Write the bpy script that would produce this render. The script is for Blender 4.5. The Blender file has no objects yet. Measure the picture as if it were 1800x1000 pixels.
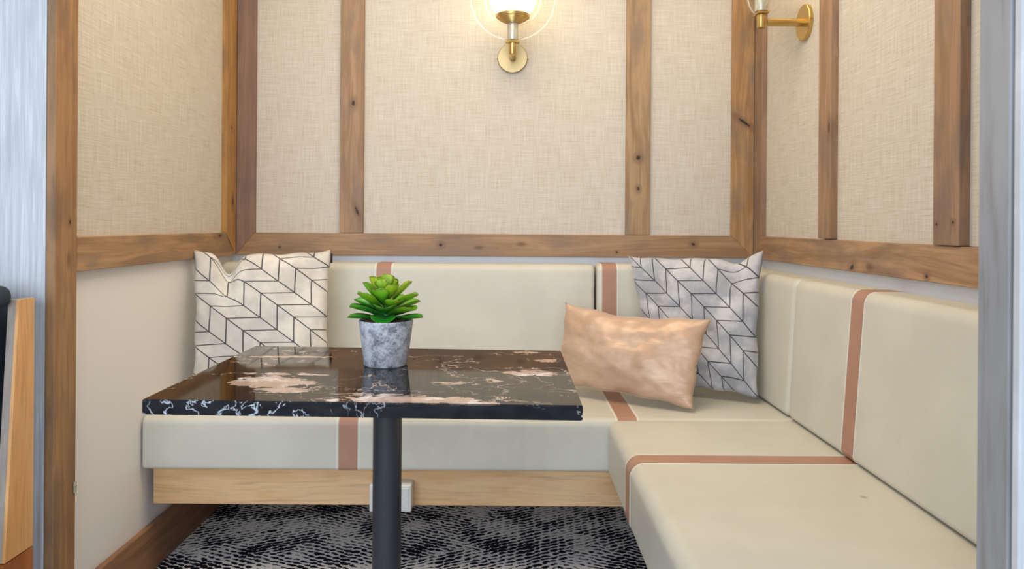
import bpy, bmesh, math, random
from mathutils import Vector, Matrix, noise as mnoise
random.seed(7)
SC = bpy.context.scene
COL = SC.collection
PI = math.pi

# ------------------------------------------------------------------ camera, world, lights, exposure
F, CX, CY, ROLL, CAMZ = 1290.0, 897.0, 395.0, 0.007, 1.053      # image taken as 1800x1000
cam = bpy.data.cameras.new('camera')
cam_o = bpy.data.objects.new('camera', cam); COL.objects.link(cam_o)
cam.sensor_width = 36.0; cam.lens = F * 36.0 / 1800.0
cam.shift_x = (900 - CX) / 1800.0; cam.shift_y = -(500 - CY) / 1800.0
cam.clip_start = 0.05
cam.dof.use_dof = True; cam.dof.focus_distance = 1.75; cam.dof.aperture_fstop = 7.0
cam_o.matrix_world = Matrix.Translation((0, 0, CAMZ)) @ Matrix.Rotation(PI/2, 4, 'X') @ Matrix.Rotation(ROLL, 4, 'Z')
SC.camera = cam_o

def at(px, py, d):
    u, v = px - CX, CY - py
    return Vector(((u*math.cos(ROLL) - v*math.sin(ROLL))*d/F, d, CAMZ + (u*math.sin(ROLL) + v*math.cos(ROLL))*d/F))

w = bpy.data.worlds.new('world'); SC.world = w; w.use_nodes = True
bg = w.node_tree.nodes['Background']
bg.inputs[0].default_value = (0.76, 0.86, 1.0, 1); bg.inputs[1].default_value = 0.72

def area_light(name, loc, target, sx, sy, power, color):
    l = bpy.data.lights.new(name, 'AREA'); l.shape = 'RECTANGLE'; l.size = sx; l.size_y = sy
    l.energy = power; l.color = color
    o = bpy.data.objects.new(name, l); COL.objects.link(o)
    o.location = loc
    o.rotation_euler = (Vector(target) - Vector(loc)).to_track_quat('-Z', 'Y').to_euler()
    return o
area_light('daylight_window', (-0.9, -2.6, 1.7), (0, 2.0, 0.9), 3.2, 2.2, 102, (0.77, 0.88, 1.0))
area_light('ceiling_panel_booth', (-0.1, 1.75, 2.52), (-0.1, 1.75, 0), 1.1, 0.9, 23, (1.0, 0.84, 0.60))
SC.view_settings.view_transform = 'Standard'; SC.view_settings.look = 'None'
SC.view_settings.gamma = 1.0; SC.view_settings.use_curve_mapping = False
SC.view_settings.exposure = 0.08
SC.cycles.transparent_max_bounces = 24

# ------------------------------------------------------------------ node helper
def lin(r, g, b):
    f = lambda c: (c/255/12.92) if c/255 <= .04045 else ((c/255+.055)/1.055)**2.4
    return (f(r), f(g), f(b), 1.0)

class N:
    def __init__(s, name):
        s.m = bpy.data.materials.new(name); s.m.use_nodes = True
        s.t = s.m.node_tree; s.p = s.t.nodes['Principled BSDF']
    def n(s, typ, ins=None, **kw):
        nd = s.t.nodes.new(typ)
        for k, v in kw.items(): setattr(nd, k, v)
        for k, v in (ins or {}).items(): s.set(nd.inputs[k], v)
        return nd
    def set(s, sock, v):
        if isinstance(v, bpy.types.NodeSocket): s.t.links.new(v, sock)
        else: sock.default_value = v
    def coord(s, which='Object'): return s.n('ShaderNodeTexCoord').outputs[which]
    def map(s, vec, scale=(1,1,1), loc=(0,0,0), rot=(0,0,0)):
        return s.n('ShaderNodeMapping', {'Vector': vec, 'Scale': scale, 'Location': loc, 'Rotation': rot}).outputs[0]
    def noise(s, vec, scale=1, detail=3, rough=.5, dist=0):
        return s.n('ShaderNodeTexNoise', {'Vector': vec, 'Scale': scale, 'Detail': detail, 'Roughness': rough, 'Distortion': dist}).outputs[0]
    def math(s, op, a, b=0.0, c=0.0, clamp=False):
        nd = s.n('ShaderNodeMath', operation=op, use_clamp=clamp)
        s.set(nd.inputs[0], a); s.set(nd.inputs[1], b); s.set(nd.inputs[2], c)
        return nd.outputs[0]
    def ss(s, v, a, b, lo=0.0, hi=1.0):
        return s.n('ShaderNodeMapRange', {'Value': v, 'From Min': a, 'From Max': b, 'To Min': lo, 'To Max': hi},
                   interpolation_type='SMOOTHSTEP').outputs[0]
    def ramp(s, v, stops):
        nd = s.n('ShaderNodeValToRGB'); el = nd.color_ramp.elements
        while len(el) < len(stops): el.new(0.5)
        for e, (p, c) in zip(el, stops): e.position = p; e.color = c
        s.set(nd.inputs[0], v); return nd.outputs[0]
    def mix(s, f, a, b, mode='MIX'):
        nd = s.n('ShaderNodeMix', data_type='RGBA', blend_type=mode)
        s.set(nd.inputs[0], f); s.set(nd.inputs[6], a); s.set(nd.inputs[7], b); return nd.outputs[2]
    def sep(s, vec):
        nd = s.n('ShaderNodeSeparateXYZ'); s.set(nd.inputs[0], vec); return nd.outputs
    def comb(s, x, y, z):
        nd = s.n('ShaderNodeCombineXYZ')
        for i, v in enumerate((x, y, z)): s.set(nd.inputs[i], v)
        return nd.outputs[0]
    def bump(s, h, strength=.3, dist=.002):
        s.t.links.new(s.n('ShaderNodeBump', {'Height': h, 'Strength': strength, 'Distance': dist}).outputs[0], s.p.inputs['Normal'])
    def out(s, **kw):
        for k, v in kw.items(): s.set(s.p.inputs[k.replace('_', ' ')], v)
        return s.m

def paint(name, rgb, rough=.6, bump=.05):
    g = N(name); n1 = g.noise(g.coord(), 220, 3)
    c = g.mix(g.noise(g.coord(), 3, 2), tuple(x*.96 for x in lin(*rgb)[:3]) + (1,), lin(*rgb))
    g.bump(n1, bump, .001); return g.out(Base_Color=c, Roughness=rough)

# ------------------------------------------------------------------ materials
def linen(name, ax, light=(212,204,193), dark=(183,167,147)):
    g = N(name); s = g.sep(g.coord()); h = s[ax]; z = s[2]
    v = g.comb(h, z, 0.0)
    hor = g.noise(g.map(v, (11, 330, 1)), 1, 3, .6)
    ver = g.noise(g.map(v, (330, 11, 1), (7, 3, 0)), 1, 3, .6)
    hor2 = g.noise(g.map(v, (5, 90, 1), (1, 9, 0)), 1, 2, .6)
    ver2 = g.noise(g.map(v, (90, 5, 1), (4, 2, 0)), 1, 2, .6)
    f = g.math('ADD', g.math('ADD', g.math('MULTIPLY', hor, .46), g.math('MULTIPLY', ver, .42)),
               g.math('ADD', g.math('MULTIPLY', hor2, .08), g.math('MULTIPLY', ver2, .11)))
    blot = g.noise(g.map(v, (3, 3, 1)), 1, 3)
    f = g.math('ADD', f, g.math('MULTIPLY', g.math('SUBTRACT', blot, .5), .06))
    c = g.ramp(f, [(.36, lin(*dark)), (.50, lin(*[(a*3+b)/4 for a, b in zip(light, dark)])), (.60, lin(*light)), (.70, lin(226,219,208))])
    g.bump(g.math('ADD', hor, ver), .35, .0012)
    return g.out(Base_Color=c, Roughness=.9)

WOODN = [0]
def wood(name, light=(174,138,104), mid=(148,114,82), grey=(130,110,95), knots=(), grain=1.0, knotty=.5, sheen=.55, gmix=1.0, up=False):
    WOODN[0] += 1; k = WOODN[0]
    g = N(name); co = g.coord()
    if up:                                    # grain runs upwards
        a_ = g.sep(co); co = g.comb(a_[2], a_[1], a_[0])
    co = g.n('ShaderNodeVectorMath', {0: co, 1: (k*3.17, k*1.31, k*.77)}, operation='ADD').outputs[0]
    # soft bend of the grain
    wob = g.noise(g.map(co, (2.2, 9, 9)), 1, 2)
    bend = g.comb(0.0, g.math('MULTIPLY', g.math('SUBTRACT', wob, .5), .05), 0.0)
    c2 = g.n('ShaderNodeVectorMath', {0: co, 1: bend}, operation='ADD').outputs[0]
    fine = g.noise(g.map(c2, (6, 240*grain, 120)), 1, 4, .6)
    band = g.noise(g.map(c2, (2.2, 30*grain, 16)), 1, 4, .6, .9)
    blot = g.noise(g.map(co, (4.5, 11, 11)), 1, 3, .6)
    c = g.mix(g.ss(band, .34, .66), lin(*mid), lin(*light))
    c = g.mix(g.math('MULTIPLY', g.ss(blot, .44, .70), .70*gmix), c, lin(*grey))
    c = g.mix(g.math('MULTIPLY', g.ss(fine, .46, .74), .30), c, lin(96,70,50))
    o = g.sep(g.coord())
    for (kx, ky, rx, ry, ang) in knots:           # single knots at their own place on the board
        dx = g.math('SUBTRACT', o[0], kx); dy = g.math('SUBTRACT', o[1], ky)
        ca, sa = math.cos(ang), math.sin(ang)
        ex = g.math('DIVIDE', g.math('ADD', g.math('MULTIPLY', dx, ca), g.math('MULTIPLY', dy, sa)), rx)
        ey = g.math('DIVIDE', g.math('SUBTRACT', g.math('MULTIPLY', dy, ca), g.math('MULTIPLY', dx, sa)), ry)
        r = g.math('SQRT', g.math('ADD', g.math('MULTIPLY', ex, ex), g.math('MULTIPLY', ey, ey)))
        r = g.math('ADD', r, g.math('MULTIPLY', g.math('SUBTRACT', g.noise(co, 160, 2), .5), .9))
        c = g.mix(g.ss(r, 1.2, 3.6, .55, 0), c, lin(116,84,60))
        c = g.mix(g.ss(r, .55, 1.1, .96, 0), c, lin(38,26,22))
    if knotty:
        vo = g.n('ShaderNodeTexVoronoi', {'Vector': g.map(co, (5.5, 13, 5)), 'Scale': 1.0}, feature='F1')
        gate = g.math('GREATER_THAN', g.sep(vo.outputs['Color'])[0], 1-knotty*.28)
        spot = g.math('MULTIPLY', g.ss(vo.outputs['Distance'], .03, .17, .75, 0), gate)
        c = g.mix(spot, c, lin(104,72,48))
    g.bump(fine, .12, .0006)
    return g.out(Base_Color=c, Roughness=sheen)

def vinyl(name, rgb, spot=None, crease=False):
    g = N(name); co = g.coord()
    n1 = g.noise(co, 5, 3); n2 = g.noise(co, 900, 2); n3 = g.noise(co, 26, 4)
    b = lin(*rgb)
    c = g.mix(g.ss(n1, .35, .7), tuple(x*.93 for x in b[:3]) + (1,), b)
    c = g.mix(g.math('MULTIPLY', g.ss(n3, .5, .8), .10), c, lin(196,186,150))
    if spot:
        s = g.sep(co)
        d = g.n('ShaderNodeVectorMath', {0: co, 1: spot}, operation='DISTANCE').outputs['Value']
        c = g.mix(g.ss(d, .004, .010, .45, 0), c, lin(110,100,80))
    h = g.math('ADD', g.math('MULTIPLY', n2, .12), g.math('MULTIPLY', g.noise(co, 9, 2), 1.0))
    if crease:
        cr = g.noise(g.map(co, (26, 5, 8), (0, 0, 0), (0, .9, 0)), 1, 1, .4)
        s = g.sep(co)
        m_ = g.math('MULTIPLY', g.ss(s[0], -.40, -.25), g.ss(s[0], .30, .12))
        h = g.math('ADD', h, g.math('MULTIPLY', g.math('MULTIPLY', cr, m_), 2.6))
    g.bump(h, .32, .006)
    return g.out(Base_Color=c, Roughness=.42, Specular_IOR_Level=.35)

def metal(name, rgb, rough=.3):
    g = N(name); v = g.noise(g.map(g.coord(), (400, 400, 12)), 1, 2)
    g.bump(v, .03, .0005)
    return g.out(Base_Color=lin(*rgb), Metallic=1.0, Roughness=g.ss(v, 0, 1, rough*.8, rough*1.2))

def plain(name, rgb, rough=.5, **kw):
    g = N(name); v = g.noise(g.coord(), 60, 3)
    c = g.mix(v, tuple(x*.85 for x in lin(*rgb)[:3]) + (1,), lin(*rgb))
    return g.out(Base_Color=c, Roughness=rough, **kw)

M = {}
M['plaster'] = paint('cream_wall_paint', (236,232,230), .55)
M['strip'] = paint('white_wall_paint', (234,237,243), .55)
M['linen_back'] = linen('woven_linen_back', 0)
M['linen_side'] = linen('woven_linen_side', 1)
M['vinyl'] = vinyl('beige_vinyl', (213,210,198))
M['vinyl_seat'] = vinyl('beige_vinyl_creased', (213,210,198), crease=True)
M['vinyl_spot'] = vinyl('beige_vinyl_spotted', (213,210,198), spot=(.752, 1.552, .482))
M['tan'] = vinyl('tan_vinyl_stripe', (180,137,117))
M['thread'] = plain('cream_thread', (238,234,224), .7)
M['brass'] = metal('brushed_brass', (208,176,112), .34)
M['brass_pale'] = metal('pale_brass', (190,168,124), .36)
M['black_metal'] = plain('black_powder_coat', (52,53,60), .38)
M['white_plastic'] = plain('white_plastic', (226,228,226), .4)
M['navy'] = plain('navy_upholstery', (40,54,66), .85)
M['dark'] = plain('dark_gap', (20,20,24), .9)
M['ceiling'] = paint('ceiling_paint', (232,228,220), .8)
M['plywood'] = wood('honey_plywood', (214,160,104), (190,134,82), (176,128,88), grain=.5, knotty=0, sheen=.35)
M['plinth_wood'] = wood('reddish_plinth', (184,110,56), (160,88,40), (140,80,44), grain=.5, knotty=0, sheen=.3, up=True)
M['fascia'] = wood('pale_fir', (236,196,146), (222,176,124), (232,194,150), grain=.55, knotty=0, sheen=.5)
M['greyboard'] = wood('grey_panel_edge', (176,162,150), (154,140,130), (140,134,130), grain=.6, knotty=0, up=True)  # panel edge, greyer than the honey side face
M['jamb'] = wood('grey_stained_jamb', (168,168,170), (152,152,155), (146,150,154), grain=.3, knotty=0, gmix=.6)
M['baseboard'] = wood('brown_baseboard', (160,118,86), (132,94,68), (112,86,72), knotty=0)

def wallpaper():
    g = N('striated_wallpaper'); s = g.sep(g.coord())
    v = g.comb(s[0], s[2], 0.0)
    a = g.noise(g.map(v, (95, 3.5, 1)), 1, 4, .6, .25); b = g.noise(g.map(v, (330, 9, 1)), 1, 3, .6)
    f = g.math('ADD', g.math('MULTIPLY', a, .65), g.math('MULTIPLY', b, .35))
    g.bump(f, .25, .0015)
    return g.out(Base_Color=g.ramp(f, [(.38, lin(192,194,200)), (.52, lin(210,212,217)), (.62, lin(226,228,232))]), Roughness=.6)
M['wallpaper'] = wallpaper()

def carpet():
    g = N('woven_carpet'); s = g.sep(g.coord())
    v = g.comb(s[0], s[1], 0.0)
    jit = lambda sc, amp, o: g.math('MULTIPLY', g.math('SUBTRACT', g.noise(g.map(v, loc=(o, o*2, 0)), sc, 2), .5), amp)
    wv = g.n('ShaderNodeVectorMath', {0: v, 1: g.comb(jit(7, .22, 1), jit(7, .22, 5), 0.0)}, operation='ADD').outputs[0]
    cells = g.n('ShaderNodeTexVoronoi', {'Vector': wv, 'Scale': 3.6}, feature='F1')
    pick = g.sep(cells.outputs['Color'])
    def dashes(rot, off):
        q = g.sep(g.map(v, (1, 1, 1), off, (0, 0, rot)))
        a = g.math('ADD', g.math('MULTIPLY', q[1], 50.0), jit(22, 1.5, 3))      # rows
        row = g.math('FLOOR', a)
        ph = g.math('MULTIPLY', g.math('FRACT', g.math('MULTIPLY', row, .618)), 1.0)
        b = g.math('ADD', g.math('ADD', g.math('MULTIPLY', q[0], 31.0), ph), jit(30, 1.4, 7))
        fa = g.math('ABSOLUTE', g.math('SUBTRACT', g.math('FRACT', a), .5))
        fb = g.math('ABSOLUTE', g.math('SUBTRACT', g.math('FRACT', b), .5))
        return g.math('ADD', g.math('MULTIPLY', fa, 2.0), g.math('MULTIPLY', g.ss(fb, .25, .5), .55))
    d1 = dashes(.42, (0, 0, 0)); d2 = dashes(-.50, (.3, .1, 0))
    sel = g.math('GREATER_THAN', pick[0], .5)
    d = g.math('ADD', g.math('MULTIPLY', d1, sel), g.math('MULTIPLY', d2, g.math('SUBTRACT', 1.0, sel)))
    dens = g.math('ADD', g.math('MULTIPLY', pick[1], .10), g.math('MULTIPLY', g.noise(v, 6.5, 5, .62), 3.4))
    val = g.math('ADD', g.math('SUBTRACT', d, dens), g.math('MULTIPLY', g.math('SUBTRACT', g.noise(v, 260, 2), .5), .8))
    c = g.ramp(g.math('ADD', val, 1.66), [(.40, lin(26,27,40)), (.47, lin(60,62,76)), (.53, lin(232,232,236)), (.9, lin(250,248,246))])
    g.bump(g.noise(v, 420, 2), .8, .004)
    return g.out(Base_Color=c, Roughness=.95, Specular_IOR_Level=.1)
M['carpet'] = carpet()

def marble(name='dark_marble'):
    g = N(name); co = g.coord(); s = g.sep(co)
    warp = g.n('ShaderNodeTexNoise', {'Vector': co, 'Scale': 7.0, 'Detail': 4.0}).outputs['Color']
    v = g.n('ShaderNodeVectorMath', {0: co, 1: g.n('ShaderNodeVectorMath', {0: warp, 3: .16}, operation='SCALE').outputs[0]}, operation='ADD').outputs[0]
    base = g.ramp(g.noise(v, 6, 4), [(.35, lin(10,8,8)), (.5, lin(22,15,11)), (.62, lin(34,23,13)), (.72, lin(34,17,8))])
    def vein(sc, wdt, off, gate_sc, g0, g1):
        n1 = g.noise(g.map(v, loc=off), sc, 5, .55)
        r = g.math('ABSOLUTE', g.math('SUBTRACT', n1, .5))
        gt = g.ss(g.noise(g.map(co, loc=off), gate_sc, 3), g0, g1)
        return g.math('MULTIPLY', g.ss(r, wdt*.25, wdt, 1, 0), gt)
    veins = g.math('MAXIMUM', vein(5, .007, (3,1,0), 5, .46, .56), g.math('MULTIPLY', vein(9, .008, (8,4,0), 6, .50, .60), .8))
    # cloudy quartz patches where the slab has them: centre, radii
    rough_n = g.noise(g.map(v, (1, 1.4, 1)), 24, 7, .66)
    tot = None
    for (x, y, rx, ry, amp) in [(-.455,1.40,.088,.050,1.05), (-.41,1.335,.055,.022,.95), (-.515,1.665,.115,.016,.75), (-.47,1.475,.14,.020,.62),
                           (-.17,1.268,.15,.028,1.0), (-.235,1.30,.09,.020,.60), (-.055,1.245,.055,.014,.95),
                           (.045,1.50,.09,.050,.60), (.075,1.64,.05,.030,.66), (.030,1.745,.07,.014,.60), (-.105,1.40,.065,.030,.52),
                           (-.03,1.42,.035,.03,.45), (-.24,1.69,.05,.02,.30), (-.28,1.45,.04,.03,.42)]:
        ex = g.math('DIVIDE', g.math('SUBTRACT', s[0], x), rx); ey = g.math('DIVIDE', g.math('SUBTRACT', s[1], y), ry)
        q = g.math('ADD', g.math('MULTIPLY', ex, ex), g.math('MULTIPLY', ey, ey))
        e = g.math('MULTIPLY', g.math('POWER', 2.718, g.math('MULTIPLY', q, -.9)), amp)
        tot = e if tot is None else g.math('MAXIMUM', tot, e)
    pf = g.math('ADD', tot, g.math('MULTIPLY', g.math('SUBTRACT', rough_n, .5), 1.75))
    patch = g.math('MULTIPLY', g.ss(pf, .47, .53), g.ss(tot, .12, .3))
    pc = g.ramp(g.noise(v, 22, 4, .6), [(.4, lin(186,160,146)), (.55, lin(204,182,170)), (.64, lin(236,228,228))])
    c = g.mix(g.math('MULTIPLY', patch, .93), base, pc)
    c = g.mix(g.math('MULTIPLY', veins, .9), c, lin(206,184,172))
    # front face: cool white splinters
    splint = g.math('MULTIPLY', g.ss(g.math('ABSOLUTE', g.math('SUBTRACT', g.noise(g.map(v, (1, 1, .8)), 26, 4, .6), .5)), .004, .022, 1, 0),
                    g.ss(g.math('ADD', g.noise(co, 9, 3), g.ss(s[0], -.50, -.1, .10, -.04)), .50, .60))
    nrm = g.sep(g.n('ShaderNodeNewGeometry').outputs['Normal'])
    side = g.ss(nrm[2], .35, .15, 0, 1)
    side = g.math('LESS_THAN', nrm[2], .3)
    c = g.mix(side, c, g.mix(splint, lin(24,25,30), lin(200,204,212)))
    return g.out(Base_Color=c, Roughness=.05, Specular_IOR_Level=.29)
M['marble'] = marble()

def concrete():
    g = N('mottled_concrete'); co = g.coord()
    a = g.noise(co, 42, 6, .7); b = g.noise(co, 230, 3, .6); d = g.noise(co, 16, 3)
    f = g.math('ADD', g.math('MULTIPLY', a, .7), g.math('MULTIPLY', b, .3))
    c = g.ramp(f, [(.36, lin(96,96,106)), (.45, lin(158,159,168)), (.54, lin(206,208,214)), (.68, lin(228,228,232))])
    c = g.mix(g.ss(d, .56, .72, 0, .35), c, lin(112,112,134))
    g.bump(f, .5, .002)
    return g.out(Base_Color=c, Roughness=.85)
M['concrete'] = concrete()

def leafm(name, rgb, tip=(120,98,44)):
    g = N(name); s = g.sep(g.coord('UV'))
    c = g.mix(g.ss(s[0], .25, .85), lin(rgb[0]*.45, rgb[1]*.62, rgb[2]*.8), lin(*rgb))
    c = g.mix(g.ss(s[0], .88, 1.0, 0, .75), c, lin(*tip))
    c = g.mix(g.ss(g.math('ABSOLUTE', g.math('SUBTRACT', s[1], .5)), .36, .5, 0, .45), c, lin(rgb[0]*.8+20, rgb[1]*.75, rgb[2]*.6))
    return g.out(Base_Color=c, Roughness=.36, Subsurface_Weight=.06)
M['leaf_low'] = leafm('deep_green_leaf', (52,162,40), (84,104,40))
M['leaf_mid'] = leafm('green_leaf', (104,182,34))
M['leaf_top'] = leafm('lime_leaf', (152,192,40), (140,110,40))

def soil():
    g = N('mossy_soil'); co = g.coord()
    f = g.noise(co, 320, 3, .7)
    g.bump(f, 1.0, .004)
    return g.out(Base_Color=g.ramp(f, [(.35, lin(34,26,18)), (.5, lin(86,70,40)), (.62, lin(140,118,76)), (.7, lin(90,100,40))]), Roughness=.95)
M['soil'] = soil()

def chevron(name, base, low, ca, cb, off=(0, 0), line=(28,26,40), sheen=.3, lw=.042):
    g = N(name); s = g.sep(g.coord('UV'))
    p = g.math('ADD', g.math('MULTIPLY', s[0], ca), off[0]); q = g.math('ADD', g.math('MULTIPLY', g.math('SUBTRACT', 1.0, s[1]), cb), off[1])
    gdi = g.math('MULTIPLY', g.math('SUBTRACT', q, p), .5)
    fr = g.math('SUBTRACT', g.math('FRACT', g.math('ADD', gdi, .5)), .5)
    diag = g.ss(g.math('ABSOLUTE', fr), lw*.5, lw*.8, 1, 0)
    par = g.math('GREATER_THAN', g.math('MODULO', g.math('ADD', g.math('FLOOR', gdi), 40.0), 2.0), .5)
    rp = g.math('ABSOLUTE', g.math('SUBTRACT', g.math('FRACT', g.math('ADD', p, .5)), .5))
    rq = g.math('ABSOLUTE', g.math('SUBTRACT', g.math('FRACT', g.math('ADD', q, .5)), .5))
    r = g.math('ADD', g.math('MULTIPLY', rp, par), g.math('MULTIPLY', rq, g.math('SUBTRACT', 1.0, par)))
    rung = g.ss(r, lw*.7, lw*1.1, 1, 0)
    ln = g.math('MAXIMUM', diag, rung)
    co = g.coord()
    n1 = g.noise(co, 9, 4, .6)
    c = g.mix(g.ss(n1, .38, .66), lin(*low), lin(*base))
    c = g.mix(g.math('MULTIPLY', ln, .93), c, lin(*line))
    h = g.math('ADD', g.math('MULTIPLY', g.noise(co, 14, 3, .5), 1.0), g.math('MULTIPLY', g.noise(co, 700, 2), .05))
    h = g.math('SUBTRACT', h, g.math('MULTIPLY', ln, .12))
    g.bump(h, .45, .012)
    return g.out(Base_Color=c, Roughness=.65, Sheen_Weight=sheen, Sheen_Roughness=.35)
M['pillow_cream'] = chevron('cream_chevron_velvet', (228,222,214), (202,196,190), 8.0, 11.1, (1.0, -.45))
M['pillow_silver'] = chevron('silver_chevron_velvet', (206,202,206), (160,162,170), 10.0, 9.9, (.0, .14), sheen=.6)

def velvet():
    g = N('champagne_velvet'); co = g.coord()
    n1 = g.noise(g.map(co, (8, 8, 14)), 1, 4, .6, .6); n2 = g.noise(co, 500, 2)
    c = g.mix(g.ss(n1, .30, .72), lin(192,158,133), lin(212,182,157))
    h = g.math('ADD', g.noise(g.map(co, (8, 8, 26), rot=(0, .25, 0)), 1, 3, .55, .5), g.math('MULTIPLY', n2, .05))
    g.bump(h, .24, .012)
    return g.out(Base_Color=c, Roughness=.40, Metallic=.15, Sheen_Weight=.5, Sheen_Roughness=.3, Sheen_Tint=(1, .95, .92, 1), Specular_IOR_Level=.5)
M['velvet'] = velvet()

def glass():
    g = N('clear_glass'); nt = g.t
    tr = g.n('ShaderNodeBsdfTransparent', {'Color': (.975, .985, .98, 1)}); gl = g.n('ShaderNodeBsdfGlossy', {'Color': (1, 1, 1, 1), 'Roughness': .03})
    fr = g.n('ShaderNodeLayerWeight', {'Blend': .28})
    ff = g.math('MULTIPLY', fr.outputs[0], g.math('SUBTRACT', 1.0, g.n('ShaderNodeNewGeometry').outputs['Backfacing']))
    mx = g.n('ShaderNodeMixShader'); nt.links.new(ff, mx.inputs[0]); nt.links.new(tr.outputs[0], mx.inputs[1]); nt.links.new(gl.outputs[0], mx.inputs[2])
    nt.links.new(mx.outputs[0], nt.nodes['Material Output'].inputs[0]); return g.m
M['glass'] = glass()
def glintmat():  # half-clear white imitating the bright edges refraction gives real glass
    g = N('glass_edge_glint'); nt = g.t
    tr = g.n('ShaderNodeBsdfTransparent'); df = g.n('ShaderNodeBsdfGlossy', {'Color': (1, .98, .94, 1), 'Roughness': .45})
    mx = g.n('ShaderNodeMixShader', {0: .38}); nt.links.new(tr.outputs[0], mx.inputs[1]); nt.links.new(df.outputs[0], mx.inputs[2])
    nt.links.new(mx.outputs[0], nt.nodes['Material Output'].inputs[0]); return g.m
M['glint'] = glintmat()
M['nickel'] = plain('satin_nickel', (206,204,190), .35, Metallic=.4)
def opal():
    g = N('opal_glass_lit')
    n1 = g.noise(g.coord(), 6, 2)
    return g.out(Base_Color=lin(250,246,236), Roughness=.3, Emission_Color=g.mix(n1, (1, .80, .46, 1), (1, .83, .50, 1)), Emission_Strength=4.3)
M['opal'] = opal()

# ------------------------------------------------------------------ object helpers
def link(name, me, mat, parent=None, smooth=False):
    o = bpy.data.objects.new(name, me); COL.objects.link(o)
    if mat: me.materials.append(mat)
    if smooth:
        for p in me.polygons: p.use_smooth = True
    if parent: o.parent = parent
    return o
def tag(o, label, cat=None, group=None):
    o['label'] = label
    if cat: o['category'] = cat
    if group: o['group'] = group
    return o
def struct(o, label=None):
    o['kind'] = 'structure'
    if label: o['label'] = label
    return o
def empty(name, loc=(0, 0, 0)):
    o = bpy.data.objects.new(name, None); COL.objects.link(o); o.location = loc; o.empty_display_size = .1
    return o
def box_mesh(name, lo, hi, bev=0.0, seg=3, origin=(0, 0, 0), cuts=0):
    bm = bmesh.new(); bmesh.ops.create_cube(bm, size=1.0)
    for v in bm.verts:
        v.co = Vector([lo[i] + (v.co[i] + .5)*(hi[i]-lo[i]) - origin[i] for i in range(3)])
    if bev: bmesh.ops.bevel(bm, geom=list(bm.edges), offset=bev, segments=seg, profile=.5, affect='EDGES')
    if cuts: bmesh.ops.subdivide_edges(bm, edges=[e for e in bm.edges if e.calc_length() > .15], cuts=cuts, use_grid_fill=True)
    me = bpy.data.meshes.new(name); bm.to_mesh(me); bm.free(); return me
def box(name, lo, hi, mat, parent=None, bev=0.0, seg=3, smooth=False, origin=(0, 0, 0)):
    return link(name, box_mesh(name, lo, hi, bev, seg, origin), mat, parent, smooth)
def frame(origin, X, Y, Z):
    m = Matrix.Identity(4)
    for i, a in enumerate((X, Y, Z)):
        for r in range(3): m[r][i] = a[r]
    m.translation = Vector(origin); return m
def board(name, parent, origin, X, Y, outline, thick, mat, bev=.0015):
    """plank: outline in (length, width); thickness grows along X x Y"""
    X, Y = Vector(X), Vector(Y); Z = X.cross(Y)
    bm = bmesh.new()
    vs = [bm.verts.new((a, b, 0)) for a, b in outline]; f = bm.faces.new(vs)
    r = bmesh.ops.extrude_face_region(bm, geom=[f])
    for v in r['geom']:
        if isinstance(v, bmesh.types.BMVert): v.co.z += thick
    bmesh.ops.recalc_face_normals(bm, faces=bm.faces)
    if bev: bmesh.ops.bevel(bm, geom=list(bm.edges), offset=bev, segments=1, affect='EDGES')
    me = bpy.data.meshes.new(name); bm.to_mesh(me); bm.free()
    o = link(name, me, mat, parent); o.matrix_world = frame(origin, X, Y, Z); return o
def lathe(name, prof, mat, parent=None, seg=48, M4=None, smooth=True, a0=0.0, a1=2*PI, closed=False):
    bm = bmesh.new(); rings = []
    full = abs(a1-a0-2*PI) < 1e-6; n = seg if full else seg+1
    for r, z in prof:
        if r < 1e-6 and full: rings.append([bm.verts.new((0, 0, z))])
        else: rings.append([bm.verts.new((r*math.cos(a0+(a1-a0)*k/seg), r*math.sin(a0+(a1-a0)*k/seg), z)) for k in range(n)])
    pairs = list(zip(rings, rings[1:]))
    if closed: pairs.append((rings[-1], rings[0]))
    for A, B in pairs:
        for k in range(seg):
            k2 = (k+1) % n if full else k+1
            if len(A) == 1 and len(B) == 1: continue
            if len(A) == 1: bm.faces.new((A[0], B[k], B[k2]))
            elif len(B) == 1: bm.faces.new((A[k], A[k2], B[0]))
            else: bm.faces.new((A[k], A[k2], B[k2], B[k]))
    if not full and closed:
        bm.faces.new([r[0] for r in rings]); bm.faces.new([r[-1] for r in rings])
    bmesh.ops.recalc_face_normals(bm, faces=bm.faces)
    if M4 is not None: bm.transform(M4)
    me = bpy.data.meshes.new(name); bm.to_mesh(me); bm.free()
    o = link(name, me, mat, parent, smooth)
    if smooth: me.set_sharp_from_angle(angle=.7)
    return o

# ------------------------------------------------------------------ the shell
XL, XR, YB = -1.087, 0.967, 2.872        # wall planes; boards stand 20 mm proud of the linen
XLF, XRF, YBF = -1.065, 0.945, 2.850     # board faces
RT, RB = 1.016, 0.930                    # rail top / bottom
TOP = 2.60
struct(box('floor', (-3.2, -3.4, -.05), (2.6, 3.0, 0), M['carpet']), 'charcoal and grey woven carpet with broken diagonal dashes')
struct(box('ceiling', (-1.25, .78, TOP), (1.15, 3.0, TOP+.06), M['ceiling']))
wl = struct(box('wall_left', (-1.20, 1.80, 0), (XL, 2.95, TOP), M['plaster']), 'left booth wall, cream paint below linen panels')
wb = struct(box('wall_back', (XL, YB, 0), (XR, 2.95, TOP), M['strip']), 'back booth wall with linen panels between wooden battens')
wr = struct(box('wall_right', (XR, .86, 0), (1.10, 2.95, TOP), M['strip']), 'right booth wall with linen panels between wooden battens')
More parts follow.
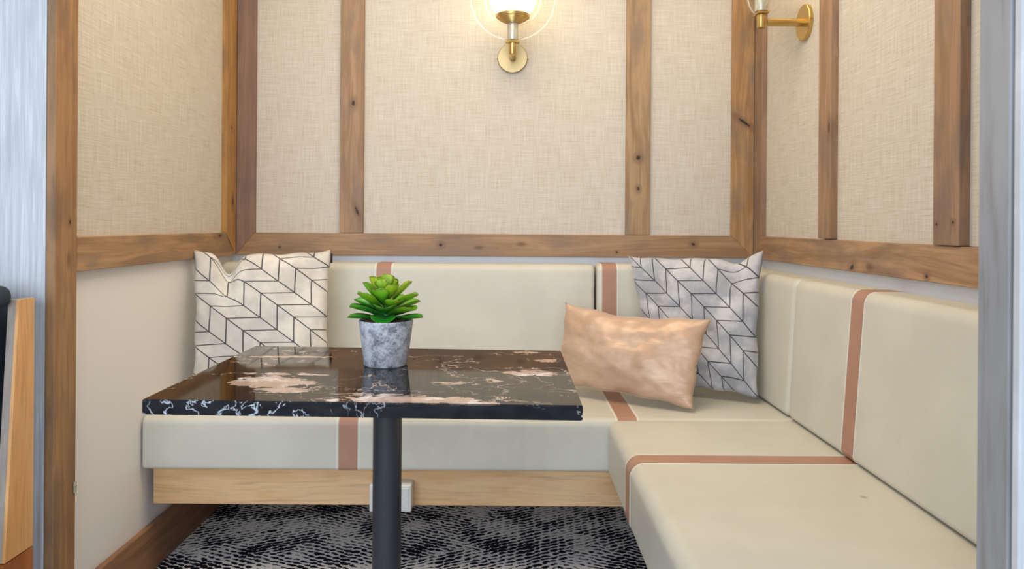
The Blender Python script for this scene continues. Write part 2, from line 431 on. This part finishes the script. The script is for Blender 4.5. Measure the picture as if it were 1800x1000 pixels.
wf = struct(box('wall_front_left', (-3.1, 1.7175, 0), (XL-.001, 1.799, TOP), M['wallpaper']), 'pale striated wallpaper wall left of the booth opening')

# linen panels (thin sheets glued between the battens)
PT = .002
for (a, b) in [(-.994, -.663), (-.573, .448), (.539, .860)]:
    box('linen_panel', (a-.001, YB-PT, RT-.002), (b+.001, YB, TOP), M['linen_back'], wb)
box('linen_panel', (XL, 1.806, RT-.002), (XL+PT, 2.754, TOP), M['linen_side'], wl)
for (a, b) in [(2.25, 2.767), (1.636, 2.165), (.88, 1.541)]:
    box('linen_panel', (XR-PT, a-.001, RT-.002), (XR, b+.001, TOP), M['linen_side'], wr)

def W(name, knots=(), **kw): return wood(name, knots=knots, **kw)
T = .0215
H = TOP - RT
# back wall: X = up for posts, outward normal -y
def back_post(x0, x1, knots=(), miter=0, **kw):
    # local X up, local Y towards -x  -> normal = up x (-x) = -y
    wd = x1-x0; m = RT-RB
    if miter == 0: ol = [(0.001, 0), (H, 0), (H, wd), (0.001, wd)]
    elif miter < 0: ol = [(0.0, 0), (H, 0), (H, wd), (-m, wd)]   # outer side is left (local y = wd)
    else: ol = [(-m, 0), (H, 0), (H, wd), (0.0, wd)]
    return board('post', wb, (x1, YB, RT), (0, 0, 1), (-1, 0, 0), ol, T, W('batten_wood', knots, **kw))
back_post(XLF, -.994, miter=-1, light=(150,118,100), mid=(132,102,86), grey=(116,98,92), knotty=0)
back_post(-.664, -.573, knots=[(.505, .040, .012, .007, 0), (.085, .022, .020, .006, .35)])
back_post(.448, .541, knots=[(.30, .045, .010, .010, 0), (.18, .045, .008, .006, 0)], light=(176,144,108))
back_post(.860, XRF, miter=1, knots=[(.44, .038, .030, .006, .95)], light=(186,146,100), mid=(160,120,80))
L = XRF - XLF; m = RT - RB; mw = -.994-XLF; mw2 = XRF-.860
# rail: local X = +x, local Y = +z -> normal = -y
board('rail', wb, (XLF, YB, RB), (1, 0, 0), (0, 0, 1), [(0, 0), (L, 0), (L-mw2, m), (mw, m)], T,
      W('batten_wood', [(.795, .042, .008, .007, 0), (1.776, .052, .009, .006, 0), (1.48, .020, .004, .004, 0), (.17, .03, .004, .004, 0)]))
# left wall: normal +x.  posts: X up, Y = +y -> z cross y = -x ; use Y=-y -> +x
def left_post(y0, y1, z0, knots=(), miter=False, name='post', **kw):
    wd = y1-y0; hh = TOP-z0
    ol = [(-(RT-RB), 0), (hh, 0), (hh, wd), (0, wd)] if miter else [(0, 0), (hh, 0), (hh, wd), (0, wd)]
    return board(name, wl, (XL, y1, z0), (0, 0, 1), (0, -1, 0), [(a, b) for a, b in ol], T, W('batten_wood', knots, **kw))
left_post(2.754, YBF, RT, miter=True, knots=[(.12, .035, .016, .006, 0), (.40, .05, .006, .004, 0)], light=(196,148,88), mid=(164,120,68), grey=(140,106,76))
left_post(1.7178, 1.806, .002, knots=[(1.05, .03, .006, .004, 0)], light=(172,130,88), mid=(144,106,68), grey=(122,96,74))
board('rail', wl, (XL, 1.807, RB), (0, 1, 0), (0, 0, 1), [(0, 0), (YBF-1.807, 0), (2.754-1.807, m), (0, m)], T,
      W('batten_wood', [(.983, .052, .022, .0045, -.75), (.888, .075, .012, .004, 0)], light=(186,146,104)))
# right wall: normal -x.  X up, Y=+y -> (0,0,1)x(0,1,0) = (-1,0,0)
def right_post(y0, y1, z0, knots=(), miter=False, thick=T, **kw):
    wd = y1-y0; hh = TOP-z0
    ol = [(0, 0), (hh, 0), (hh, wd), (-(RT-RB), wd)] if miter else [(0.0, 0), (hh, 0), (hh, wd), (0.0, wd)]
    return board('post', wr, (XR, y0, z0), (0, 0, 1), (0, 1, 0), ol, thick, W('batten_wood', knots, **kw))
right_post(2.767, YBF, RT, miter=True, light=(166,134,108), mid=(146,116,94), grey=(128,106,94))
right_post(2.165, 2.250, RT+.002, thick=T+.003, light=(176,140,112), knots=[(.33, .01, .018, .005, 0)])
right_post(1.541, 1.636, RT-.001, thick=T+.004, light=(170,134,106), grey=(122,104,96), knots=[(.045, .08, .004, .004, 0), (.05, .02, .004, .004, 0)])
# rail on right wall: local X = -y, Y = +z -> (-y) x z = -x
Lr = YBF - .87
board('rail', wr, (XR, YBF, RB), (0, -1, 0), (0, 0, 1), [(0, 0), (Lr, 0), (Lr, m-.004), (YBF-2.767, m)], T,
      W('batten_wood', [(.82, .012, .014, .007, .5), (1.185, .012, .006, .005, 0)], light=(184,146,112)))
# baseboards
bb = struct(board('baseboard_left', None, (XL, 1.808, 0), (0, 1, 0), (0, 0, 1), [(0, 0), (YB-1.808, 0), (YB-1.808, .143), (0, .143)], .017, M['baseboard'], .003))
bb2 = struct(board('baseboard_back', None, (XL+.018, YB, 0), (1, 0, 0), (0, 0, 1), [(0, 0), (XR-XL-.036, 0), (XR-XL-.036, .143), (0, .143)], .017, M['baseboard'], .003))
bb3 = struct(board('baseboard_right', None, (XR, YB-.001, 0), (0, -1, 0), (0, 0, 1), [(0, 0), (1.9, 0), (1.9, .143), (0, .143)], .017, M['baseboard'], .003))

# partition on the right of the opening
wfr = struct(box('wall_front_right', (.562, .795, 0), (1.7, .855, TOP), M['dark']), 'near partition on the right, grey wooden jamb and white face')
box('facing_panel', (.5445, .783, 0), (1.7, .7945, TOP), M['wallpaper'], wfr, .001, 1)
board('jamb_board', wfr, (.5615, .7985, 0.001), (0, 0, 1), (0, 1, 0), [(0, 0), (TOP-.002, 0), (TOP-.002, .0535), (0, .0535)], .0185, M['jamb'])

# ------------------------------------------------------------------ cushions
def prof_pts(a0, a1, b0, b1, r, e, n=8, sub=6):
    """rounded rectangle loop in (a,b), grown by e; r is one radius or four (a1b1, a0b1, a0b0, a1b0)"""
    rr = [max(x+e, .001) for x in (r if isinstance(r, (tuple, list)) else (r,)*4)]
    a0, a1, b0, b1 = a0-e, a1+e, b0-e, b1+e
    cs = [(a1-rr[0], b1-rr[0]), (a0+rr[1], b1-rr[1]), (a0+rr[2], b0+rr[2]), (a1-rr[3], b0+rr[3])]
    pts = []
    for s_ in range(4):
        for k in range(n+1):
            t = (s_ + k/n)*PI/2
            pts.append((cs[s_][0] + rr[s_]*math.cos(t), cs[s_][1] + rr[s_]*math.sin(t)))
        t = (s_+1)*PI/2; q = (s_+1) % 4; a = pts[-1]
        b = (cs[q][0] + rr[q]*math.cos(t), cs[q][1] + rr[q]*math.sin(t))
        for k in range(1, sub): pts.append((a[0]+(b[0]-a[0])*k/sub, a[1]+(b[1]-a[1])*k/sub))
    return pts
def band(name, axis, p0, p1, ab, r, e, th, mat, parent, warp=None):
    """closed strap hugging a cushion: axis 0 -> runs round y/z at x in [p0,p1]; axis 1 -> round x/z"""
    out = prof_pts(*ab, r, e); inn = prof_pts(*ab, r, e-th)
    bm = bmesh.new(); n = len(out); V = []
    for p, loop in ((p0, inn), (p0, out), (p1, out), (p1, inn)):
        row = []
        for a, b in loop:
            co = Vector((p, a, b)) if axis == 0 else Vector((a, p, b))
            row.append(bm.verts.new(warp(co) if warp else co))
        V.append(row)
    for i in range(4):
        A, B = V[i], V[(i+1) % 4]
        for k in range(n): bm.faces.new((A[k], A[(k+1) % n], B[(k+1) % n], B[k]))
    bmesh.ops.recalc_face_normals(bm, faces=bm.faces)
    me = bpy.data.meshes.new(name); bm.to_mesh(me); bm.free()
    o = link(name, me, mat, parent, True); me.set_sharp_from_angle(angle=1.0); return o
def cushion(name, axis, p0, p1, ab, r, re, mat, warp=None):
    """upholstered block swept along its length, its ends rounded by re"""
    sl = [(p0 + re*(1-math.cos(k*PI/12)), -re*(1-math.sin(k*PI/12))) for k in range(7)]
    L_ = (p1-re)-(p0+re)
    sl += [(p0+re+L_*k/24, 0) for k in range(1, 24)]
    sl += [(p1 - re*(1-math.cos(k*PI/12)), -re*(1-math.sin(k*PI/12))) for k in range(6, -1, -1)]
    bm = bmesh.new(); rows = []
    for p, e in sl:
        row = []
        for a, b in prof_pts(*ab, r, e):
            co = Vector((p, a, b)) if axis == 0 else Vector((a, p, b))
            row.append(bm.verts.new(warp(co) if warp else co))
        rows.append(row)
    n = len(rows[0])
    for A, B in zip(rows, rows[1:]):
        for k in range(n): bm.faces.new((A[k], A[(k+1) % n], B[(k+1) % n], B[k]))
    bm.faces.new(rows[0]); bm.faces.new(rows[-1])
    bmesh.ops.recalc_face_normals(bm, faces=bm.faces)
    me = bpy.data.meshes.new(name); bm.to_mesh(me); bm.free()
    return link(name, me, mat, None, True)
def dress(o, axis, c, half, ab, r, warp=None):
    band('stripe', axis, c-half, c+half, ab, r, .0012, .006, M['tan'], o, warp)['label'] = 'tan vinyl stripe'
    for s in (-1, 1):
        band('stitching', axis, c+s*(half+.0052)-.0019, c+s*(half+.0052)+.0019, ab, r, .0010, .006, M['thread'], o, warp)['label'] = 'pale stitched seam'

SZ0, SZ1 = .326, .482
YS = 2.160
# long seat cushion under the back wall;  corner radii: (far top, near top, near bottom, far bottom)
AB, RD = (YS, 2.850, SZ0, SZ1), (.010, .024, .010, .010)
sc = cushion('seat_cushion', 0, -1.083, .955, AB, RD, .012, M['vinyl_seat'])
tag(sc, 'long beige seat cushion with two tan stripes along the back wall', 'cushion')
for c in (-.473, .350): dress(sc, 0, c, .0275, AB, RD)
# seat cushion coming towards the camera on the right
XS = .292
AB, RD = (XS, .955, SZ0, SZ1), (.008, .034, .012, .010)
sr = cushion('seat_cushion', 1, .865, YS-.004, AB, RD, .012, M['vinyl_spot'])
tag(sr, 'beige seat cushion with one tan stripe running forward on the right side', 'cushion')
dress(sr, 1, 1.795, .0285, AB, RD)
# back cushions, leaning a little
BT = .905
def lean_y(co): return Vector((co.x, co.y + max(0, co.z-.48)*.02, co.z))
AB, RD = (2.735, 2.845, .4855, BT), (.012, .030, .016, .010)
b1 = cushion('back_cushion', 0, -1.083, .317, AB, RD, .016, M['vinyl'], lean_y)
tag(b1, 'long beige back cushion behind the potted succulent, one tan stripe', 'cushion')
dress(b1, 0, -.472, .0265, AB, RD, lean_y)
AB = (2.735, 2.845, .4855, BT+.003)
b2 = cushion('back_cushion', 0, .325, .958, AB, RD, .016, M['vinyl'], lean_y)
tag(b2, 'beige back cushion behind the silver patterned pillow, on the back wall', 'cushion')
dress(b2, 0, .372, .0265, AB, RD, lean_y)
def lean_x(co):
    k = max(0, co.z-.48)/.42
    f = max(0, min(1, (.955-co.x)/.129))
    return Vector((co.x + k*(.014 + .028*(2.75-co.y)/1.9)*f, co.y, co.z))
AB, RD = (.826, .955, .4855, BT-.008), (.012, .030, .018, .010)
c1 = cushion('back_cushion', 1, 2.184, 2.728, AB, RD, .020, M['vinyl'], lean_x)
tag(c1, 'short plain beige back cushion in the right corner, against the right wall', 'cushion')
c2 = cushion('back_cushion', 1, .865, 2.179, AB, RD, .016, M['vinyl'], lean_x)
tag(c2, 'long beige back cushion with a tan stripe on the right wall', 'cushion')
dress(c2, 1, 1.795, .0285, AB, RD, lean_x)

# bench carcass
bf = empty('bench_base', (-.1, 2.4, 0))
tag(bf, 'bench base with a pale wooden front board under the beige seats', 'bench')
def child_box(name, lo, hi, mat, bev=.001):
    o = box(name, lo, hi, mat, bf, bev, 1, origin=(-.1, 2.4, 0)); return o
o = board('front_board', bf, (0, 0, 0), (1, 0, 0), (0, 0, 1), [(0, 0), (1.60, 0), (1.60, .113), (0, .113)], .020, M['fascia'])
o.matrix_parent_inverse = Matrix.Identity(4); o.matrix_basis = Matrix.Translation((.1-1.066, 2.222-2.4, .209)) @ frame((0,0,0), Vector((1,0,0)), Vector((0,0,1)), Vector((0,-1,0)))
child_box('seat_board', (-1.083, 2.224, .304), (.95, 2.86, .322), M['fascia'])
child_box('seat_board', (.36, .88, .304), (.95, 2.198, .322), M['fascia'])
child_box('side_rail', (.545, .88, .209), (.565, 2.19, .303), M['fascia'])
child_box('support_leg', (.60, 1.0, 0), (.66, 1.06, .303), M['black_metal'])
child_box('support_leg', (.60, 2.3, 0), (.66, 2.36, .303), M['black_metal'])

# power outlet box on the front board
ob = empty('outlet_box', (-.347, 2.20, .25)); tag(ob, 'white power outlet box on the bench front board behind the table post', 'outlet')
box('housing', (-.060, -.052, -.040), (.062, 0, .038), M['white_plastic'], ob, .003, 2)
box('cover_plate', (-.054, -.0545, -.034), (.056, -.052, .030), M['white_plastic'], ob, .001, 1)
for x in (-.047, .049):
    lathe('screw', [(0, .001), (.0022, .001), (.0028, 0)], M['white_plastic'], ob, 12, Matrix.Translation((x, -.0545, -.003)) @ Matrix.Rotation(PI/2, 4, 'X'))
# small plate on the left batten
op = empty('wall_plate', (XLF, 1.800, .405)); tag(op, 'tiny pale metal plate low on the edge of the front left post', 'plate')
box('plate', (.0003, -.005, -.016), (.0035, .005, .010), M['nickel'], op, .001, 2)
lathe('screw', [(0, .0012), (.002, .001), (.0022, 0)], M['brass_pale'], op, 12, Matrix.Translation((.0035, 0, 0)) @ Matrix.Rotation(PI/2, 4, 'Y'))

# ------------------------------------------------------------------ table
tb = empty('pedestal_table', (-.251, 1.517, 0))
tag(tb, 'dark marble pedestal table with white veins on a black post', 'table')
def table_top():
    q = [(-.628, 1.2548), (.124, 1.2330), (.124, 1.772), (-.627, 1.812)]
    bm = bmesh.new(); z0, z1 = .724, .750
    vs = [bm.verts.new((x+.251, y-1.517, z0)) for x, y in q]; f = bm.faces.new(vs)
    r = bmesh.ops.extrude_face_region(bm, geom=[f])
    for v in r['geom']:
        if isinstance(v, bmesh.types.BMVert): v.co.z = z1
    bmesh.ops.recalc_face_normals(bm, faces=bm.faces)
    bmesh.ops.bevel(bm, geom=list(bm.edges), offset=.0016, segments=2, affect='EDGES')
    # shift mesh so object coordinates equal world coordinates
    me = bpy.data.meshes.new('tabletop'); bm.transform(Matrix.Translation((-.251, 1.517, 0))); bm.to_mesh(me); bm.free()
    o = link('tabletop', me, M['marble'], tb, True); o.location = (.251, -1.517, 0); me.set_sharp_from_angle(angle=.5)
    return o
table_top()
lathe('post', [(.0295, .03), (.0295, .716)], M['black_metal'], tb, 40)
lathe('mounting_plate', [(0, .723), (.12, .723), (.12, .716), (.035, .716), (.035, .69), (.0297, .69)], M['black_metal'], tb, 40)
lathe('base_plate', [(0, 0), (.23, 0), (.235, .004), (.232, .012), (.06, .022), (.045, .034), (0, .034)], M['black_metal'], tb, 56)

# ------------------------------------------------------------------ potted succulent
pt = empty('potted_succulent', (-.2655, 1.577, .7505))
tag(pt, 'green artificial succulent in a mottled grey concrete pot on the table', 'plant')
lathe('pot', [(0, 0), (.043, 0), (.0462, .003), (.0575, .092), (.0578, .0955), (.0565, .097), (.0535, .096), (.052, .085), (0, .082)], M['concrete'], pt, 56)
def soil_mesh():
    bm = bmesh.new(); bmesh.ops.create_circle(bm, cap_ends=False, radius=.0525, segments=40)
    bm.clear(); rings = []
    for i in range(9):
        r = .0525*i/8
        rings.append([bm.verts.new((r*math.cos(2*PI*k/36), r*math.sin(2*PI*k/36), .0915 + .008*(1-(i/8)**2) + .0018*random.uniform(-1, 1))) for k in range(36)])
    for A, B in zip(rings, rings[1:]):
        for k in range(36): bm.faces.new((A[k], B[k], B[(k+1) % 36], A[(k+1) % 36]))
    bmesh.ops.remove_doubles(bm, verts=rings[0], dist=.01)
    me = bpy.data.meshes.new('soil'); bm.to_mesh(me); bm.free(); return me
link('soil', soil_mesh(), M['soil'], pt, True)
lathe('stem', [(.006, .09), (.0055, .13), (.004, .168), (0, .172)], M['leaf_low'], pt, 12)
def leaf(az, el, ln, wd, z, mat, curl=.25, tipw=.6):
    """spoon leaf from the stem: az around, el above horizontal at the base, curl lifts the tip"""
    NL, NW = 14, 8
    bm = bmesh.new(); uv = bm.loops.layers.uv.new('UVMap'); top, bot = [], []
    for i in range(NL+1):
        t = i/NL
        half = wd*.5*(0.16 + .84*math.sin(PI*min(1, (t**1.35)*.80))**1.0) if t < .97 else 0
        prof_w = (math.sin(PI*(t**2.0)*.985)**.52) if t > 0 else 0
        half = wd*.5*max(.15*(1-t), prof_w)
        if i == NL: half = .0006
        ang = el + curl*(t-.3)
        # centre line
        cx = .004 + ln*(t*math.cos(el) - .5*curl*t*t*math.sin(el)); cz = z + ln*(t*math.sin(el) + .5*curl*t*t*math.cos(el) - .12*t)
        th = .0036*(1-.8*t) * (1 if i < NL else .3)
        rt, rb = [], []
        for j in range(NW+1):
            s = -1 + 2*j/NW
            cup = (s*s)*half*.42
            rt.append((cx - cup*math.sin(ang), s*half, cz + cup*math.cos(ang) + th*.25*(1-s*s)))
            rb.append((cx - cup*math.sin(ang), s*half, cz + cup*math.cos(ang) - th*(1-s*s)*1.1 - .0004))
        top.append([bm.verts.new(p) for p in rt]); bot.append([bm.verts.new(p) for p in rb])
    def quad(a, b, c, d, uvs):
        f = bm.faces.new((a, b, c, d))
        for l, u in zip(f.loops, uvs): l[uv].uv = u
    for i in range(NL):
        for j in range(NW):
            us = [(i/NL, j/NW), ((i+1)/NL, j/NW), ((i+1)/NL, (j+1)/NW), (i/NL, (j+1)/NW)]
            quad(top[i][j], top[i+1][j], top[i+1][j+1], top[i][j+1], us)
            quad(bot[i][j+1], bot[i+1][j+1], bot[i+1][j], bot[i][j], [us[3], us[2], us[1], us[0]])
    for i in range(NL):
        for j in (0, NW):
            f = bm.faces.new((top[i][j], bot[i][j], bot[i+1][j], top[i+1][j]))
            for l in f.loops: l[uv].uv = (i/NL, 1.0)
    bmesh.ops.remove_doubles(bm, verts=bm.verts, dist=.00005)
    bmesh.ops.recalc_face_normals(bm, faces=bm.faces)
    bm.transform(Matrix.Rotation(az, 4, 'Z'))
    me = bpy.data.meshes.new('leaf'); bm.to_mesh(me); bm.free()
    return link('leaf', me, mat, pt, True)
D = math.radians
# az: 0 = right, -90 = towards camera, 90 = away, 180 = left
for az, el, ln, wd, z, mt, cu in [
    (D(-88), D(6), .056, .043, .106, 'leaf_low', -.5), (D(-172), D(8), .084, .030, .101, 'leaf_low', .0), (D(-12), D(8), .086, .028, .101, 'leaf_low', .05),
    (D(95), D(12), .070, .036, .104, 'leaf_low', .1), (D(45), D(12), .075, .034, .104, 'leaf_low', .1), (D(140), D(12), .075, .034, .104, 'leaf_low', .1),
    (D(-84), D(28), .060, .042, .112, 'leaf_low', -.2), (D(-157), D(17), .080, .038, .110, 'leaf_low', .1), (D(168), D(20), .078, .036, .114, 'leaf_low', .2),
    (D(-28), D(16), .078, .036, .111, 'leaf_mid', .0), (D(20), D(20), .078, .036, .114, 'leaf_mid', .1), (D(75), D(26), .070, .036, .116, 'leaf_mid', .2), (D(120), D(26), .070, .036, .116, 'leaf_mid', .2),
    (D(-148), D(32), .076, .042, .120, 'leaf_mid', .15), (D(-8), D(30), .078, .040, .122, 'leaf_mid', .0), (D(-52), D(24), .060, .036, .122, 'leaf_mid', .1),
    (D(176), D(44), .074, .034, .128, 'leaf_mid', .2), (D(-120), D(42), .050, .036, .130, 'leaf_mid', .3), (D(-90), D(50), .040, .034, .136, 'leaf_mid', .5),
    (D(10), D(44), .076, .038, .132, 'leaf_top', .1), (D(158), D(52), .074, .034, .138, 'leaf_top', .2), (D(-38), D(48), .050, .032, .138, 'leaf_top', .3),
    (D(60), D(58), .060, .034, .140, 'leaf_mid', .2), (D(112), D(66), .062, .036, .142, 'leaf_top', .1), (D(-150), D(66), .044, .030, .150, 'leaf_top', .3),
    (D(-78), D(66), .042, .040, .150, 'leaf_top', .5), (D(70), D(74), .058, .030, .146, 'leaf_top', .1), (D(25), D(68), .054, .022, .146, 'leaf_top', .2),
    (D(-130), D(82), .048, .034, .156, 'leaf_top', .2)]:
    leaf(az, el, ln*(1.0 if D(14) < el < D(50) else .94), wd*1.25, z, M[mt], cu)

# ------------------------------------------------------------------ pillows
def pillow(name, BL, BR, TR, TL, th, mat, bow=.07, chop=None, wr=.006, seed=0, tip=.0, pw=.42):
    Nn = 56
    n = (BR-BL).cross(TL-BL).normalized()          # faces the camera side when n.y < 0
    if n.y > 0: n = -n
    up = (TL-BL).normalized()
    bm = bmesh.new(); uv = bm.loops.layers.uv.new('UVMap')
    def P(i, j, side):
        u, v = i/Nn, j/Nn
        uu = .5 + (u-.5)*(1 - bow*(4*v*(1-v))**.8)
        vv = .5 + (v-.5)*(1 - bow*1.5*(4*u*(1-u))**.8)
        p = BL*(1-uu)*(1-vv) + BR*uu*(1-vv) + TR*uu*vv + TL*(1-uu)*vv
        bu, bv = 1-(2*u-1)**2, 1-(2*v-1)**2
        t = th*(max(0, bu*bv)**pw)
        w_ = mnoise.fractal(p*11 + Vector((seed, 0, 0)), 1, 2, 3)*wr*min(1, 4*bu*bv)
        # puckers running in from the edges
        edge = (1-min(1, bu*2.2))*math.sin(v*40+seed) + (1-min(1, bv*2.2))*math.sin(u*37+seed)
        t += (w_ + .0022*edge*min(1, 8*bu*bv))
        q = p + n*(t if side else -t*.8)
        if chop:
            cu, dep, wd = chop
            g_ = math.exp(-((u-cu)/wd)**2)
            fall = max(0, (v-.55)/.45)
            q -= up*dep*g_*fall**1.6
            q -= n*dep*.5*math.exp(-((u-cu)/(wd*.8))**2)*max(0, (v-.5)/.5)*(1 if side else -.3)*min(1, 3*bv)
        q += up*.0025*math.sin(u*23+seed)*abs(2*v-1)**3 + (BR-BL).normalized()*.0025*math.sin(v*19+seed)*abs(2*u-1)**3
        return q
    F_ = [[bm.verts.new(P(i, j, 1)) for j in range(Nn+1)] for i in range(Nn+1)]
    B_ = [[F_[i][j] if i in (0, Nn) or j in (0, Nn) else bm.verts.new(P(i, j, 0)) for j in range(Nn+1)] for i in range(Nn+1)]
    for i in range(Nn):
        for j in range(Nn):
            for g_, rev in ((F_, 0), (B_, 1)):
                vs = [g_[i][j], g_[i+1][j], g_[i+1][j+1], g_[i][j+1]]; us = [(i/Nn, j/Nn), ((i+1)/Nn, j/Nn), ((i+1)/Nn, (j+1)/Nn), (i/Nn, (j+1)/Nn)]
                if rev: vs.reverse(); us.reverse()
                f = bm.faces.new(vs)
                for l, u_ in zip(f.loops, us): l[uv].uv = u_
    bmesh.ops.recalc_face_normals(bm, faces=bm.faces)
    me = bpy.data.meshes.new(name); bm.to_mesh(me); bm.free()
    return link(name, me, mat, None, True)

p1 = pillow('throw_pillow', at(336, 694, 2.40), at(579, 687, 2.49), at(582, 439, 2.62), at(339, 438, 2.475), .072, M['pillow_cream'], .045, (.25, .075, .070), seed=3, wr=.010)
tag(p1, 'square cream pillow with black chevron lines in the left corner', 'pillow')
tp = at(581.5, 453, 2.616)
box('fabric_tag', (tp.x-.003, tp.y-.001, tp.z-.019), (tp.x+.006, tp.y+.001, tp.z+.016), plain('burgundy_tag', (52,18,34), .7), p1)['label'] = 'dark burgundy maker tag'
p2 = pillow('throw_pillow', at(1146, 684, 2.53), at(1334, 702, 2.35), at(1342, 440, 2.42), at(1103, 449, 2.66), .060, M['pillow_silver'], .055, (.80, .030, .09), seed=9, wr=.012)
tag(p2, 'square silver grey pillow with black chevron lines in the right corner', 'pillow')
p3 = pillow('lumbar_pillow', at(972, 676, 2.50), at(1219, 720, 2.235), at(1250, 560, 2.31), at(992, 532, 2.53), .066, M['velvet'], .055, (.46, .012, .25), wr=.009, seed=21, pw=.5)
tag(p3, 'oblong champagne velvet pillow lying in front of the silver pillow', 'pillow')

# ------------------------------------------------------------------ sconces (local: -y out of the wall, z up)
def sconce(loc, rz, label):
    r = empty('wall_sconce', loc); r.rotation_euler = (0, 0, rz)
    tag(r, label, 'lamp')
    RX = Matrix.Rotation(PI/2, 4, 'X')            # +z of the lathe -> -y
    lathe('backplate', [(0, 0), (.058, 0), (.058, .010), (.056, .012), (0, .012)], M['brass_pale'] if rz == 0 else M['brass'], r, 64, RX)
    for s in (-1, 1):
        lathe('screw', [(0, .004), (.003, .004), (.003, 0)], M['brass'], r, 12, Matrix.Translation((s*.059, -.006, .0)) @ Matrix.Rotation(s*PI/2, 4, 'Y'))
    lathe('arm', [(0, .012), (.0125, .012), (.0125, .024), (.0145, .025), (.0145, .030), (.0125, .031), (.0125, .130), (0, .131)], M['brass'], r, 32, RX)
    AY = -.147
    MT = Matrix.Translation((0, AY, 0))
    lathe('socket_stem', [(0, -.019), (.0125, -.019), (.0135, -.017), (.0135, .024), (0, .024)], M['brass'], r, 32, MT)
    box('cradle_plate', (-.026, AY-.019, .025), (.026, AY+.019, .030), M['brass'], r, .001, 1)
    box('cradle_plate', (-.022, AY-.015, .0315), (.022, AY+.015, .034), M['brass'], r, .001, 1)
    lathe('socket', [(0, .035), (.0195, .035), (.0205, .038), (.0205, .094), (.019, .098), (0, .098)], M['nickel'], r, 36, MT)
    cz, R = .197, .089
    prof = [(.010, .0985), (.020, .0995)]
    for k in range(9):
        t = k/8; rr = .021 + .037*t; zz = cz - math.sqrt((R+.008)**2 - rr*rr) - .004*(1-t)
        prof += [(rr, zz), (rr+.0012, zz-.0022), (rr+.0038, zz-.0016)]
    prof += [(.0640, cz-.0705), (.0628, cz-.0690), (.0600, cz-.0700), (.050, cz-.076), (.02, cz-.0905), (.010, cz-.0915)]
    lathe('ribbed_cup', prof, M['brass'], r, 56, MT)
    lathe('globe', [(R*math.sin(PI*(1-k/28)), cz + R*math.cos(PI*(1-k/28))) for k in range(29)], M['opal'], r, 56, MT)
    # thick clear glass ring, notched round the socket
    g = bpy.data.meshes
    ring = lathe('glass_ring', [(.106, -.0075), (.1075, -.009), (.1535, -.009), (.155, -.0075), (.155, .0075), (.1535, .009), (.1075, .009), (.106, .0075)],
                 M['glass'], r, 96, Matrix.Translation((0, AY, .190)) @ RX @ Matrix.Rotation(-PI/2, 4, 'Z'), a0=.21, a1=2*PI-.21, closed=True)
    def glint(rad):  # added tube, stands in for the light caught in the ring's edge
        n_, k_ = 96, 8; bm = bmesh.new(); rows = []
        for i in range(n_+1):
            a = -PI/2 + .21 + (2*PI-.42)*i/n_
            rows.append([bm.verts.new(((rad+.0022*math.cos(2*PI*j/k_))*math.cos(a), AY + .0022*math.sin(2*PI*j/k_), .190+(rad+.0022*math.cos(2*PI*j/k_))*math.sin(a))) for j in range(k_)])
        for A, B in zip(rows, rows[1:]):
            for j in range(k_): bm.faces.new((A[j], A[(j+1) % k_], B[(j+1) % k_], B[j]))
        me = bpy.data.meshes.new('glass_glint'); bm.to_mesh(me); bm.free()
        link('glass_glint', me, M['glint'], r, True)
    glint(.1562); glint(.1045)
    return r
sconce((0.004, YB-PT-.0005, 1.703), 0, 'lit brass globe wall lamp on the middle linen panel')
sconce((XR-PT-.0005, 2.405, 1.722), -PI/2, 'brass wall lamp on the right wall, its globe above the picture')

# ------------------------------------------------------------------ neighbouring seat at the far left
ns = empty('lounge_chair', (-1.2, 1.6, 0)); tag(ns, 'navy upholstered chair with a honey wood side panel at the left edge', 'chair')
def slab(name, poly, x0, x1, mat):     # poly in (y,z), extruded in x, coordinates in world
    X, Y = Vector((0, 0, 1)), Vector((0, 1, 0))
    bm = bmesh.new(); vs = [bm.verts.new((x1+1.2, y-1.6, z)) for y, z in poly]; f = bm.faces.new(vs)
    r = bmesh.ops.extrude_face_region(bm, geom=[f])
    for v in r['geom']:
        if isinstance(v, bmesh.types.BMVert): v.co.x = x0+1.2
    bmesh.ops.recalc_face_normals(bm, faces=bm.faces)
    me = bpy.data.meshes.new(name); bm.to_mesh(me); bm.free()
    return link(name, me, mat, ns)
g = M['plywood']
EDGE = 0.022
slab('side_panel', [(1.668, .318), (1.575, .318), (1.616, .880), (1.668, .880)], -1.087, -1.080, wood('honey_side', (240,184,122), (222,162,102), (224,174,120), grain=.5, knotty=0, sheen=.35, up=True))
slab('panel_edge', [(1.668, .318), (1.575, .318), (1.616, .880), (1.668, .880)], -1.104, -1.0872, M['greyboard'])['label'] = 'greyish edge of the wooden side panel'
slab('plinth_panel', [(1.668, 0), (1.55, 0), (1.575, .315), (1.668, .315)], -1.102, -1.080, M['plinth_wood'])
bk = box('backrest', (-1.75, 1.58, .42), (-1.128, 1.665, .90), M['navy'], ns, .02, 4, True, origin=(-1.2, 1.6, 0))
rl = box('top_roll', (-1.78, 1.570, .862), (-1.094, 1.625, .912), M['navy'], ns, .022, 5, True, origin=(-1.2, 1.6, 0))
box('seat', (-1.75, 1.08, .30), (-1.128, 1.575, .44), M['navy'], ns, .03, 4, True, origin=(-1.2, 1.6, 0))
box('seat_base', (-1.72, 1.12, .22), (-1.13, 1.62, .299), M['black_metal'], ns, .004, 2, origin=(-1.2, 1.6, 0))
for x in (-1.70, -1.18):
    for y in (1.15, 1.58): box('leg', (x, y, 0), (x+.03, y+.03, .2195), M['black_metal'], ns, .002, 1, origin=(-1.2, 1.6, 0))
